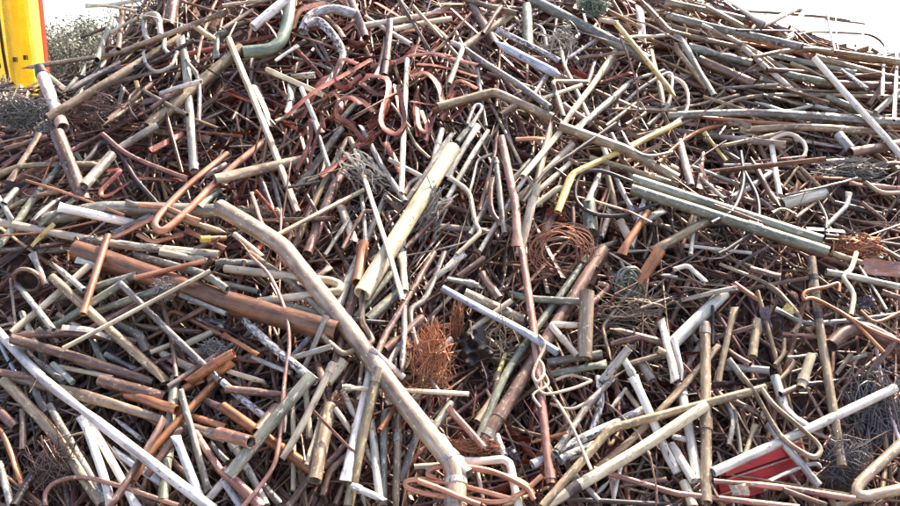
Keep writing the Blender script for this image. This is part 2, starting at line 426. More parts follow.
block(450, 0, '''
gn 42 -6 320,-5 560,118 790,240
ye 26 ck6 662,95 800,262 900,388
bl 36 p5 185,172 445,305
gr 30 -5 45,188 270,330 400,428
mo 22 -4 185,118 435,242
wh 34 -5 755,28 766,165
cr 16 -5 708,146 905,138
tan 20 s5 658,436 900,442
gr 16 c4 672,505 664,430 700,335 852,280
lg 14 c6 682,420 762,350 872,290 882,350 860,430 788,498
tan 18 k5 620,503 752,402 782,450 698,497
lg 14 -4 468,232 595,148
cr 20 k4 438,178 455,260 552,465
cr 18 -4 368,392 524,338
tan 20 k5 548,326 405,322 452,465
gr 28 -4 508,508 705,338
lg 20 -3 575,332 682,188
cr 24 -4 448,505 580,330 672,188
br 20 -4 576,248 543,345
rd 20 -3 588,332 725,288
tan 30 -3 48,192 245,58
br 20 -4 132,135 204,26
gn 40 -3 306,25 312,185
tan 24 -3 55,-4 270,54
lg 22 k5 8,170 52,190 -4,335
lg 20 -4 108,275 142,505
lg 14 c4 68,495 100,420 126,432 80,505
tan 18 -4 648,5 726,135
tan 26 -4 758,4 880,135
cr 22 -4 800,200 852,425
br 22 -3 448,418 565,494
lg 30 f3 248,382 384,308
gr 20 -3 335,375 394,285
cr 20 -3 590,78 668,92
br 40 -2 90,20 180,180
gr 16 c3 330,95 370,120 385,200
lg 12 c3 490,150 480,200 510,240
br 30 -2 200,460 330,380
rd 30 f2 -5,232 90,252
tan 38 k7 -50,427 175,366 410,470
''')
block(675, 0, '''
tan 26 -4 -40,8 295,82
gr 30 -5 -30,62 130,105 505,188
tan 24 -5 -20,124 275,192
cr 22 -5 268,188 485,374
gn 40 -3 55,188 305,252
br 40 -3 95,238 315,335
tan 18 c5 308,228 450,200 560,196 872,238
tan 14 -6 245,44 600,70 692,86
dk 10 c5 245,120 680,130 800,150 862,222
br 10 -5 598,28 636,205
pk 5 cw5 652,-10 640,90 650,205
tan 8 k5 598,76 766,95 718,205
gr 24 k4 340,106 480,36 512,46 448,155
lg 14 c7 872,480 882,210 856,130 832,230 824,385
wh 26 -7 553,232 800,506 930,655
lg 26 k5 -5,142 20,150 158,382
tan 24 -4 -5,180 132,355
tan 18 c5 -10,506 150,440 350,380 905,386
gr 34 -5 -30,460 300,455 905,486
or 22 -5 95,466 480,497
tan 26 -4 558,225 875,312
tan 30 -3 495,188 905,248
gn 30 -3 428,292 605,328
tan 16 -4 462,250 605,312
lg 24 -5 798,448 895,362
mo 20 -4 662,278 764,354
lg 18 k4 318,404 440,446 545,420
gr 14 -3 175,352 410,338
tan 12 -3 328,346 765,372
br 24 -5 185,-5 352,104
tan 22 -4 125,28 285,114
cr 14 c6 -30,300 30,330 52,385 40,450 -10,495
tan 10 -4 404,-5 306,115
tan 16 -4 -10,437 255,378
lg 16 -3 556,422 645,442
pk 4 cw3 430,-5 450,80 495,165
gr 4 cw3 440,90 500,125 565,172
gr 10 c3 400,180 520,130 680,128
br 34 -2 560,330 905,345
gr 26 -3 600,385 830,470
gn 22 -2 380,215 720,290
br 20 -3 770,420 830,330
''')
block(0, 127, '''
tan 30 c4 -10,192 90,156 240,150 405,150
gn 24 c4 -10,482 60,390 130,290 245,148
dk 20 k5 338,145 398,62 450,60 540,210 630,310
pk 20 c5 408,28 520,115 745,207
br 58 -5 228,26 335,300
gr 30 -3 478,84 625,-5
cu 28 c7 905,105 740,240 628,360 622,402 662,406 760,320 896,185 1060,52
wh 36 -5 232,318 565,392
gr 58 -2 170,372 400,322 885,335
cr 34 k4 -10,378 260,430 480,470 870,508
cu 12 c5 103,213 270,265 495,352
cu 5 cw5 98,188 150,205 245,252
cu 5 cw4 90,258 120,275 205,265
or 8 -4 212,118 168,225
cu 10 c5 -10,434 190,415 385,374
cu 20 k5 545,308 660,320 795,377
gr 22 -4 498,302 548,312
cu 28 -6 448,442 615,358
gr 18 -5 450,420 602,348
cu 24 k5 550,428 610,462 725,428
cu 30 -7 430,432 330,745
tan 30 -4 640,340 905,425
rd 30 f3 538,88 755,132
rd 28 f3 538,140 765,192
rd 20 f3 535,202 745,212
rd 24 f3 598,92 745,18
rd 16 cf6 395,130 420,172 480,172 402,255 430,272 525,210
gr 40 -5 446,110 335,235
tan 22 c3 -10,344 130,280 235,258
tan 24 -3 38,214 155,25
lg 20 -4 -10,275 48,375
gn 26 -4 15,305 66,248
gr 22 -3 128,374 245,278
gn 18 -3 158,394 295,288
gn 22 -3 795,314 900,226
lg 20 -4 818,194 900,148
cu 22 -4 738,408 900,485
lg 24 -4 470,460 640,490 780,512
or 16 -2 560,470 760,500
br 30 -2 20,90 190,40
ye 20 -3 125,475 215,385
''')
block(225, 127, '''
tan 42 -4 -40,208 312,130
cr 22 s6 190,440 552,250
cr 22 s7 518,92 655,506 708,690
lg 20 -4 355,-20 438,225
tan 28 k5 268,495 380,250 486,52 498,48 518,92
br 40 -4 328,505 440,220 485,172
lg 22 k5 542,-5 620,150 718,298
br 22 -5 145,372 435,364
gr 22 c5 718,300 790,200 860,90 905,28
br 20 -6 716,482 790,410 905,292
cr 18 -4 652,128 805,208
lg 14 c4 718,265 740,220 808,186
dk 4 cw5 240,205 285,260 225,315
gr 18 -4 398,510 492,366
br 16 c5 468,485 545,348 585,335
cr 36 -3 458,308 514,455
gn 24 -4 556,465 642,268
lg 18 -4 544,268 562,465
or 44 -4 552,463 525,620
br 40 -3 530,600 440,945
rd 24 f3 -10,88 115,-5
rd 24 f3 262,118 322,5
rd 24 f4 258,218 362,55
rd 24 cf6 515,72 580,62 592,18
rd 24 cf6 635,8 690,32 715,-5
cr 12 c4 325,216 380,190 402,128
gr 30 -3 288,244 464,5
gr 20 -3 183,178 222,335
tan 22 -3 208,328 274,445
cr 24 -4 38,428 150,520
wh 26 -4 710,430 712,560
tan 14 c4 722,-5 760,70 815,125
lg 24 -4 828,145 864,10
br 26 -4 638,278 765,394
rd 26 f2 -5,250 150,245
rd 26 f2 -5,300 120,270
br 28 -2 130,180 190,340
rd 26 f2 640,60 700,180
''')
block(450, 127, '''
pk 34 -6 203,42 260,300 268,475
br 20 c5 188,15 176,120 118,335
tan 34 -5 402,-10 330,290
cr 36 -5 340,245 275,510
cr 30 s5 440,18 288,198
cr 26 -4 488,68 206,345
cr 22 -4 488,132 328,272
cr 26 -4 442,233 338,312
dk 16 c6 660,-15 500,95 380,180 290,300
ye 26 k7 915,-20 700,85 495,182 480,200 428,338
dk 16 c7 725,218 600,175 520,190 500,280 560,340 680,352 845,298
gn 42 -6 725,206 1480,450
gn 44 -6 722,247 1505,497
tan 24 -6 555,124 720,170 905,232
tan 40 -4 436,-4 700,90 905,205
cu 22 -5 262,50 378,45
lg 24 -4 -10,200 114,-10
lg 20 -4 -10,285 152,15
cr 18 k5 -5,200 60,242 80,270 100,380 122,420 28,508
lg 14 k4 78,264 110,130 168,108
lg 22 -4 118,495 240,300 304,195
gr 24 -4 183,136 218,425
br 20 c5 165,200 162,300 180,360 242,412
gn 60 -3 553,295 560,420
lg 22 -4 602,168 548,294
lg 20 -4 658,198 744,365
wh 22 -3 596,45 628,125
or 30 -6 682,505 788,338
tan 38 -6 808,492 1030,370
cr 36 -4 678,375 724,465
wh 24 -4 726,475 778,276
gr 24 -4 526,505 665,458
lg 18 -4 698,494 805,490
br 20 -4 494,428 488,322
or 20 -4 828,144 905,72
gr 14 c4 688,18 720,80 790,115 885,100
cr 14 -5 718,40 900,-4
cu 14 -3 590,330 640,220
gr 26 -3 30,60 90,-10
lg 16 -3 250,210 320,130
gr 26 -3 600,440 640,330
br 34 -2 380,420 420,330
lg 30 -2 760,380 850,330
tan 24 -3 620,160 660,330
gr 24 -3 80,430 200,180
br 26 -3 640,30 740,250
''')
block(675, 127, '''
or 18 c5 -10,88 90,20 190,-10
tan 30 c5 255,12 500,0 800,18
br 20 -4 115,48 255,134
ye 14 -4 115,20 204,135
tan 18 -4 175,78 445,18
cr 18 c5 378,52 450,26 510,60 516,110 468,152
pk 12 -5 305,138 525,115
lg 12 -4 195,150 465,150
wh 22 k5 383,55 400,180 417,272
br 24 c5 308,128 370,250 424,322
dk 16 c6 262,98 272,220 230,330 145,382
dk 16 c7 278,180 330,290 320,400 220,480 172,505
wh 50 -4 425,308 595,262
gr 20 k5 598,398 686,312 692,258
lg 12 c5 568,288 602,360 602,405
lg 20 f4 525,404 675,416
pk 24 -4 688,222 905,248
or 14 -4 555,202 740,210
tan 18 c5 755,218 820,260 905,262
tan 10 c5 598,446 720,446 905,385
dk 18 -4 598,432 905,474
lg 40 -3 650,30 700,90
br 40 -3 698,102 905,66
tan 14 k5 428,244 492,155 560,220 634,298
gr 12 c4 438,272 600,236 725,204
lg 30 -4 225,284 395,176
lg 30 -4 18,55 64,235
br 20 -4 112,106 98,245
gr 16 -4 68,158 255,228
lg 16 -4 98,198 194,284
wh 14 -3 38,472 305,502
lg 18 -4 84,330 62,508
tan 10 c5 388,338 430,325 484,348
lg 5 cw5 798,222 905,165
gr 20 -3 560,140 760,130
br 24 -3 720,170 905,140
dk 26 -2 620,300 820,350
br 20 -3 740,300 830,370
tan 14 -3 480,360 560,300
gr 20 -3 340,290 420,350
''')
block(0, 254, '''
ob 88 -3 305,-15 880,185 1345,312
gr 32 -5 540,6 820,82 905,142
cr 30 -5 635,-8 810,26
cu 24 s6 536,96 815,28
cr 24 s6 252,376 500,245 838,66
gr 28 -6 478,118 600,232 875,505
tan 38 -6 206,92 665,508
wh 40 -8 -12,305 170,500 850,1020
cr 28 -5 46,312 180,200 355,46
lg 24 -5 68,122 150,220 214,304
gn 30 -4 205,186 400,130 545,84
gn 30 -4 216,294 360,200 505,106
gn 30 -5 365,238 694,122
pk 26 -4 298,332 574,184
wh 20 -4 302,22 384,46
br 36 -5 46,328 300,312 545,352
br 40 -5 46,338 300,410 610,512
lg 26 f5 246,292 350,300 445,332
gr 40 k4 438,270 558,325 582,395
cr 20 -5 598,392 684,358
cr 30 -4 646,398 795,474
cr 26 -5 736,362 888,286
or 24 k5 662,258 672,236 694,230 725,242 900,332
br 26 -5 648,188 690,370 702,494
or 38 -6 750,512 880,420 930,395
or 30 -5 832,505 925,430
gn 26 -4 362,328 412,445
bl 18 -4 -5,345 62,474
lg 30 -4 88,236 142,355
br 24 -3 38,256 145,375
br 30 -4 158,238 225,365
lg 30 -4 106,386 255,510
wh 26 -4 208,438 290,512
cr 20 -4 238,448 448,492
br 30 -5 -10,470 165,492
gn 20 -4 718,163 900,238
gr 30 -4 798,264 900,272
gr 24 -4 128,-5 184,124
lg 24 -5 216,42 335,145
br 30 -3 538,284 636,300
br 24 -3 636,300 805,312
lg 34 -3 60,400 170,300
br 34 -3 310,420 470,520
gr 30 -3 420,400 560,470
tan 24 -3 230,240 330,300
br 26 -3 600,420 740,500
''')
block(225, 254, '''
cr 34 k6 0,58 200,82 425,108 458,122 455,150 350,162 132,190
pk 18 c7 100,5 180,90 240,230 256,360 238,500 215,750 180,868 70,1010
gr 32 -5 -20,36 132,34
lg 24 -5 236,424 425,368
mo 34 -5 68,256 190,370 360,508
or 20 -5 -10,320 135,404
tan 24 k5 545,130 545,270 592,350 470,400 400,340 378,300
cr 50 -4 405,508 470,425
gr 26 c7 872,-5 800,170 738,230 760,360 805,415 900,338
br 28 c5 832,-5 700,220 640,320 606,395
gr 26 -4 712,130 704,465
cr 28 -4 700,-5 716,150
gn 44 -3 566,264 725,126
gn 30 -3 518,254 664,76
br 40 -3 636,384 785,256
wh 30 -5 578,378 712,494
lg 40 -3 438,235 534,15
tan 30 -4 95,-5 260,110 405,245
gn 24 -3 -5,118 135,152
gn 30 -3 228,200 405,244
cr 24 -4 -5,460 160,510
lg 20 -4 108,408 265,474
br 20 -3 78,412 184,368
gr 22 -4 298,495 405,245
dk 18 -4 508,262 664,276
br 36 -4 368,440 392,508
lg 24 -4 795,145 850,80 905,45
br 24 -3 320,130 420,50
gr 24 -3 260,420 340,330
br 26 -2 560,30 620,150
lg 26 -3 650,440 720,330
''')
block(450, 254, '''
pk 36 k6 284,-40 330,280 400,900
bl 34 -6 -30,138 250,280 428,392
gn 30 p5 235,158 330,180 565,192
br 54 -4 612,-20 430,270 135,745
gn 32 -5 545,10 210,506 110,738
tan 60 -6 545,150 535,415
cr 26 k6 505,284 398,280 505,404
or 50 -6 835,-15 748,124
tan 16 k5 678,25 725,135 605,290 642,425
pk 24 c5 556,202 600,165 628,130 588,118
cr 24 -5 58,324 244,186
tan 48 -3 58,158 305,272
br 40 -4 125,78 195,178
gr 30 -4 -10,98 134,132
gn 36 -4 385,432 604,398
gn 30 -4 385,482 625,438
lg 36 -5 605,506 712,376
wh 30 -4 688,415 745,512
gr 40 -3 764,436 804,505
wh 30 -5 838,262 895,505
br 36 -3 636,298 845,352
tan 12 -3 728,296 752,365
ye 18 -3 180,508 222,396
gr 26 -3 206,505 284,416
lg 30 -3 -10,58 54,-8
br 24 -3 28,92 136,15
gr 20 -3 840,80 905,95
tan 22 -3 700,440 840,400
tan 30 -3 820,380 905,420
br 24 -3 640,360 760,330
cr 14 c6 420,502 480,482 562,505
cr 13 c7 352,325 378,362 350,425 330,480 348,510 372,480 368,440 350,420
cr 11 c7 372,470 390,520 330,560 360,610
''')
block(675, 254, '''
tan 36 -6 543,15 575,280 665,845
wh 50 -5 -10,358 196,156
lg 30 f5 -15,96 216,128
lg 28 f5 -15,130 212,150
wh 20 k6 -5,62 50,44 125,114
lg 22 -5 28,184 246,134
tan 26 -5 237,212 172,510
tan 44 -6 120,285 126,990
dk 14 -5 150,205 150,360
tan 36 -4 326,262 308,408
tan 16 c5 178,40 370,120 450,190 500,262 468,314
or 16 c7 832,392 700,262 560,180 514,182 520,150 600,132 650,118 652,152
or 14 c6 560,190 640,220 760,290 905,352
or 14 c6 738,225 800,270 905,228
cr 20 c6 722,-5 700,60 670,92 710,160 700,244
lg 14 -5 733,48 842,222
lg 26 -5 602,70 905,134
tan 28 -5 615,-5 854,74
br 58 c3 622,365 680,312 760,300 905,375
gr 18 c4 400,218 510,270 640,270 905,238
cr 40 -5 542,405 508,510
pk 12 -5 428,318 555,326
tan 18 c5 436,338 430,400 398,442
or 20 -4 238,118 345,192
lg 30 -3 198,448 375,464
lg 18 -4 448,412 565,400
br 20 -4 156,332 315,288
wh 30 -5 -5,335 32,505
lg 26 -3 212,418 284,510
br 24 -5 765,484 905,320
br 30 -3 300,60 420,90
tan 20 -3 480,430 420,500
gr 22 -3 640,440 760,400
br 22 -3 200,380 300,440
gr 20 -3 30,260 90,350
br 26 -3 820,150 905,180
tan 18 -4 640,480 700,400
''')
block(0, 379, '''
tan 44 -5 15,5 200,200 408,500
wh 34 -6 322,146 445,520
wh 30 -5 340,142 548,520
or 34 -6 856,14 590,300 528,405
br 30 -6 656,156 432,520
gn 40 -4 697,-8 648,485
gr 28 -6 718,45 828,445
pk 20 c7 182,506 184,450 240,405 380,400 712,505
tan 36 -4 50,-5 350,70 660,165 900,232
br 52 -5 396,5 658,76
or 40 -5 506,62 706,124
or 34 -3 745,146 900,194
br 30 -3 795,78 900,124
pk 30 -4 776,215 900,396
bl 36 -5 698,226 798,480
or 30 -4 728,42 805,-4
gr 30 -4 196,105 425,490
gr 30 -3 126,15 184,135
mo 20 -4 455,156 566,244
or 24 -5 -8,180 60,350 92,436
dk 36 -5 55,506 184,286
br 40 -3 -8,125 64,194
or 36 -3 226,372 324,338
gr 30 -3 -5,335 45,510
tan 30 -3 90,125 90,284
tan 10 c6 332,214 280,230 260,282
br 30 -4 585,385 724,196
lg 34 -4 815,495 905,392
gr 40 -3 455,215 565,335
bl 34 -3 446,288 645,414
br 34 -3 520,430 620,510
gr 26 -3 840,260 905,330
br 30 -2 660,300 760,400
''')
block(225, 379, '''
cr 30 -6 428,-60 228,318
gn 50 -5 345,-15 180,180 15,386
mo 34 -4 -10,12 176,164
br 34 -4 4,40 276,66
or 45 -4 -10,110 386,390
pk 50 -5 -25,215 104,252
br 48 -4 128,215 205,114
lg 34 -4 26,255 165,505
pk 44 -4 -10,362 150,512
bl 30 -5 -8,405 66,515
cr 24 -3 318,26 336,235
cr 24 -4 394,126 326,345
cr 20 -3 270,76 272,445
lg 18 -3 246,106 234,215
tan 56 -4 418,105 356,405
tan 44 -6 606,-20 540,260 492,506
wh 34 -5 576,-20 540,140 478,405
cr 24 -4 468,46 524,166
cr 24 -4 438,116 505,215
cr 24 -4 548,246 614,395
lg 34 -5 580,166 616,486
gr 34 -4 636,125 630,506
tan 34 -5 692,115 680,512
wh 30 -6 518,432 638,482
or 24 -4 616,206 685,104
br 30 -3 396,355 504,235
br 30 c4 388,465 420,370 494,298
gr 30 -3 698,405 764,225
gr 34 -4 826,205 900,95
br 22 -4 806,-5 874,85
cr 24 -5 476,34 970,60
cr 22 -4 752,350 860,344
br 30 -3 250,510 340,390
br 30 -3 440,500 480,400
lg 22 -3 540,440 560,510
gr 30 -3 150,420 220,500
''')
block(450, 379, '''
tan 38 k7 1255,35 660,192 625,212 606,235 365,512
cr 46 -6 1020,105 740,290 375,505
tan 32 -5 1070,-130 700,260 585,355
pk 24 k7 572,358 896,456 1390,512
wh 34 k5 50,332 212,320 238,336 275,515
wh 28 -4 182,225 218,305
wh 16 -4 110,370 132,475
wh 20 -4 648,488 704,255
mo 30 c4 590,-8 600,90 568,205
mo 40 -4 328,342 580,212 790,116
mo 46 -4 436,322 576,266
gr 26 -4 426,286 560,90 655,-8
or 14 -4 326,252 466,213
pk 30 -4 -10,112 135,275
wh 34 -5 728,-10 862,300 905,375
dk 24 -4 436,478 905,502
lg 20 -4 498,386 595,486
tan 34 k4 108,172 185,60 190,-10
cr 12 c7 366,5 470,160 548,330 562,362
cr 12 c6 330,-10 372,58 480,40 565,8
cr 12 c5 398,98 480,120 555,88
lg 24 -3 640,120 700,40
br 26 -3 690,420 860,400
br 24 -3 0,300 90,380
gr 20 -3 560,480 640,400
''')
block(675, 379, '''
wh 38 -7 152,372 520,205 876,36
tan 22 c7 262,-20 320,60 420,225 530,305 572,300 562,250 400,110 345,40
lg 34 -4 366,176 574,425
pk 28 c6 152,408 400,430 715,478
tan 44 k6 910,250 740,408 722,440 724,462 760,468 905,438
wh 40 -5 26,40 92,405
wh 24 -4 -10,228 50,242
wh 34 -5 -15,262 74,405
gr 24 c4 198,75 230,160 214,265
gr 18 -4 238,125 262,295
lg 40 k3 398,-8 440,130 524,194
br 24 -4 226,86 335,138
lg 20 c5 376,404 500,352 560,338 585,355
tan 16 -4 545,208 624,243
cr 40 -4 36,410 74,510
br 24 -3 420,60 520,20
tan 24 -5 640,510 730,470
br 26 -3 160,40 240,140
tan 20 -3 280,300 320,180
br 24 -3 430,440 600,500
''')
block(202, 0, '''
rd 13 cf6 430,330 410,352 370,312 338,290 340,258 370,244 398,262
rd 15 cf6 395,208 425,190 464,200 466,240 446,290 418,322
rd 13 cf6 456,260 450,310 480,335 506,310 500,250 488,215
rd 15 cf6 522,192 560,182 592,215 602,262 578,280
rd 12 cf6 540,270 545,318 568,330 578,292
rd 13 cf5 515,140 580,135 640,150 690,162
rd 12 cf5 538,160 600,166 690,192
rd 12 cf5 238,425 272,345 270,300 302,332
rd 12 f5 210,292 270,235 425,148
rd 12 cf5 266,425 284,350 302,305
rd 12 cf6 615,245 640,202 690,222
rd 14 cf5 400,190 360,220 330,200 350,150 390,160
rd 13 cf5 620,300 650,270 640,230 600,300
rd 12 cf5 300,250 330,230 350,270 320,300
''', 2.505)
# the long bent pipe across the middle and the fat white pipe above it, in photo pixels
block(0, 0, '''
pt 19 c9 219,207 246,223 272,239 285,249 297,264 345,324 390,385 440,448 452,462 456,478 455,512
cr 16.5 -6 453,148 362,294
''', 1.0)

LAND = [('yellow tarpaulin', 25, 35), ('green elbow pipe', 275, 35), ('pale green mesh ball', 595, 5), ('curled copper strips', 370, 110),
        ('fat white pipe', 410, 215), ('long bent tan pipe', 350, 340), ('fat brown copper pipe', 205, 295), ('copper hairpin', 190, 190),
        ('copper wire coil', 560, 250), ('orange wire nest', 435, 350), ('paired green pipes', 730, 215), ('kinked yellow pipe', 590, 172),
        ('red channel', 755, 470), ('dark wire tangle', 875, 440), ('copper tube coil', 450, 490), ('yellow hose', 645, 60),
        ('long white rod', 105, 420), ('orange foil clump', 858, 247), ('brown fibre bundle', 258, 212), ('thick kneeling elbow', 883, 475)][:-1]
LAND += [('gleaming white rod', 855, 110), ('frayed grey strands', 25, 112), ('grey wire hank', 362, 165), ('stubby yellowish pipe', 585, 325)]
HERO = {}
used_labels = {}
def side_word(du, dv):
    h = 'left' if du < 0 else 'right'; vv_ = 'above' if dv < 0 else 'below'
    if abs(du) > 2.2*abs(dv): return h + ' of'
    if abs(dv) > 2.2*abs(du): return vv_
    return vv_ + ' ' + h + ' of'
def describe(t, noun):
    p = t['p']; c = p[len(p)//2] if len(p) > 2 else p.mean(0); c = np.clip(c, [2, 2], [898, 504])
    d = p[-1]-p[0]; a = math.degrees(math.atan2(-d[1], d[0])) % 180
    ori = 'lying level' if a < 18 or a > 162 else 'upright' if 72 < a < 108 else 'leaning right' if a <= 72 else 'leaning left'
    w_ = t['w']; size = 'thin' if w_ < 4.2 else 'slim' if w_ < 6.4 else 'medium' if w_ < 9 else 'thick'
    ln = np.abs(np.diff(p, axis=0)).sum()
    size = ('long ' if ln > 110 else 'short ' if ln < 32 else '') + size
    shp = 'curved ' if 'c' in t['o'] else 'kinked ' if 'k' in t['o'] and len(p) > 2 else 'square ' if 's' in t['o'] else ''
    if shp in ('curved ', 'kinked '): ori = ''
    best = min(LAND, key=lambda l: math.hypot(l[1]-c[0], (l[2]-c[1])*1.2))
    return f"{size} {COLWORD[t['col']]} {shp}{noun} {ori + ', ' if ori else ''}{side_word(c[0]-best[1], c[1]-best[2])} the {best[0]}", c

def smooth_path(p, mode, step):
    """photo-pixel polyline -> dense polyline"""
    if len(p) == 2:
        n = int(np.clip(np.linalg.norm(p[1]-p[0])/step, 5, 26)); return p[0] + (p[1]-p[0])*np.linspace(0, 1, n)[:, None]
    if 'c' in mode:
        q = np.vstack([2*p[0]-p[1], p, 2*p[-1]-p[-2]]); out = []
        for i in range(1, len(q)-2):
            n = max(4, int(np.linalg.norm(q[i+1]-q[i])/step)); s = np.linspace(0, 1, n, endpoint=False)[:, None]
            a, b_, c_, d_ = q[i-1], q[i], q[i+1], q[i+2]
            out.append(.5*((2*b_) + (c_-a)*s + (2*a-5*b_+4*c_-d_)*s**2 + (3*b_-a-3*c_+d_)*s**3))
        return np.vstack(out + [p[-1:]])
    if 'k' not in mode:      # nearly straight: a gentle bow
        t_ = np.concatenate([[0], np.cumsum(np.linalg.norm(np.diff(p, axis=0), axis=1))]); n = int(np.clip(t_[-1]/step, 8, 30))
        s = np.linspace(0, t_[-1], n); q = np.stack([np.interp(s, t_, p[:, 0]), np.interp(s, t_, p[:, 1])], 1)
        for _ in range(3): q[1:-1] = (q[:-2]+2*q[1:-1]+q[2:])/4
        return q
    out = [p[0]]                                        # kinked: tight fillets
    for i in range(1, len(p)-1):
        a, b_, c_ = p[i-1], p[i], p[i+1]; la, lc = np.linalg.norm(a-b_), np.linalg.norm(c_-b_); f = min(5.0, .35*la, .35*lc)
        s0, s1 = b_+(a-b_)/la*f, b_+(c_-b_)/lc*f
        n = max(2, int(np.linalg.norm(s0-out[-1])/step))
        out += [out[-1]+(s0-out[-1])*k/n for k in range(1, n+1)]
        out += [(1-s)**2*s0 + 2*s*(1-s)*b_ + s*s*s1 for s in (.25, .5, .75, 1)]
    n = max(2, int(np.linalg.norm(p[-1]-out[-1])/step)); l = out[-1]
    out += [l+(p[-1]-l)*k/n for k in range(1, n+1)]
    return np.array(out)

def rest(q, r_px, straight):
    """inverse depth along path q so that the piece lies on what is already there"""
    rel = q - q.mean(0); s = np.concatenate([[0], np.cumsum(np.linalg.norm(np.diff(q, axis=0), axis=1))]); s /= s[-1]
    base = dget(q[:, 0], q[:, 1]); base0 = dget(q[:, 0], q[:, 1], DB0)
    tm = 1/base0.mean(); r = r_px*tm/F
    need = base + .75*r*base**2
    if straight:
        # supporting line of the upper hull over the middle
        best = None
        cand = range(0, len(q), max(1, len(q)//14))
        for i in cand:
            for j in cand:
                if j <= i: continue
                if not (s[i] <= .55 and s[j] >= .45): continue
                k = (need[j]-need[i])/(s[j]-s[i]); line = need[i]+k*(s-s[i])
                viol = np.maximum(need-line, 0).sum()*6 + np.maximum(line-need, 0).mean()
                if best is None or viol < best[0]: best = (viol, line)
        inv = best[1] if best else need
    else:
        A = np.stack([np.ones(len(q)), rel[:, 0]/100, rel[:, 1]/100], 1)
        reg = np.diag([0, .05*len(q), .05*len(q)])
        # slope of the heap itself as a prior
        Ab = np.linalg.lstsq(A, base0, rcond=None)[0]; u0, v0 = q.mean(0)
        gv = (dget(np.array([u0]), np.array([v0+40]), DB0)-dget(np.array([u0]), np.array([v0-40]), DB0))[0]/.8
        gu = (dget(np.array([u0+40]), np.array([v0]), DB0)-dget(np.array([u0-40]), np.array([v0]), DB0))[0]/.8
        pri = np.array([need.mean(), gu, gv])
        x = np.linalg.solve(A.T@A + reg, A.T@need + reg@pri)
        inv = A@x; inv = inv + np.percentile(need-inv, 85)
    lo = 1/(1/base0+.02); hi = 1/(1/base0 - .26)
    off = np.clip(inv.mean(), lo.mean(), hi.mean()) - inv.mean()
    return inv + off, r
def stamp(q, inv, r_px, r):
    R_ = max(1, int(round(r_px*.8)))
    for (x, y), i_ in zip(q, inv):
        x0, x1, y0, y1 = int(x)-R_, int(x)+R_+1, int(y)-R_, int(y)+R_+1
        if x1 < 0 or y1 < 0 or x0 >= W_ or y0 >= H_: continue
        sl = (slice(max(0, y0), max(0, y1)), slice(max(0, x0), max(0, x1)))
        DB[sl] = np.maximum(DB[sl], i_ + .7*r*i_*i_)

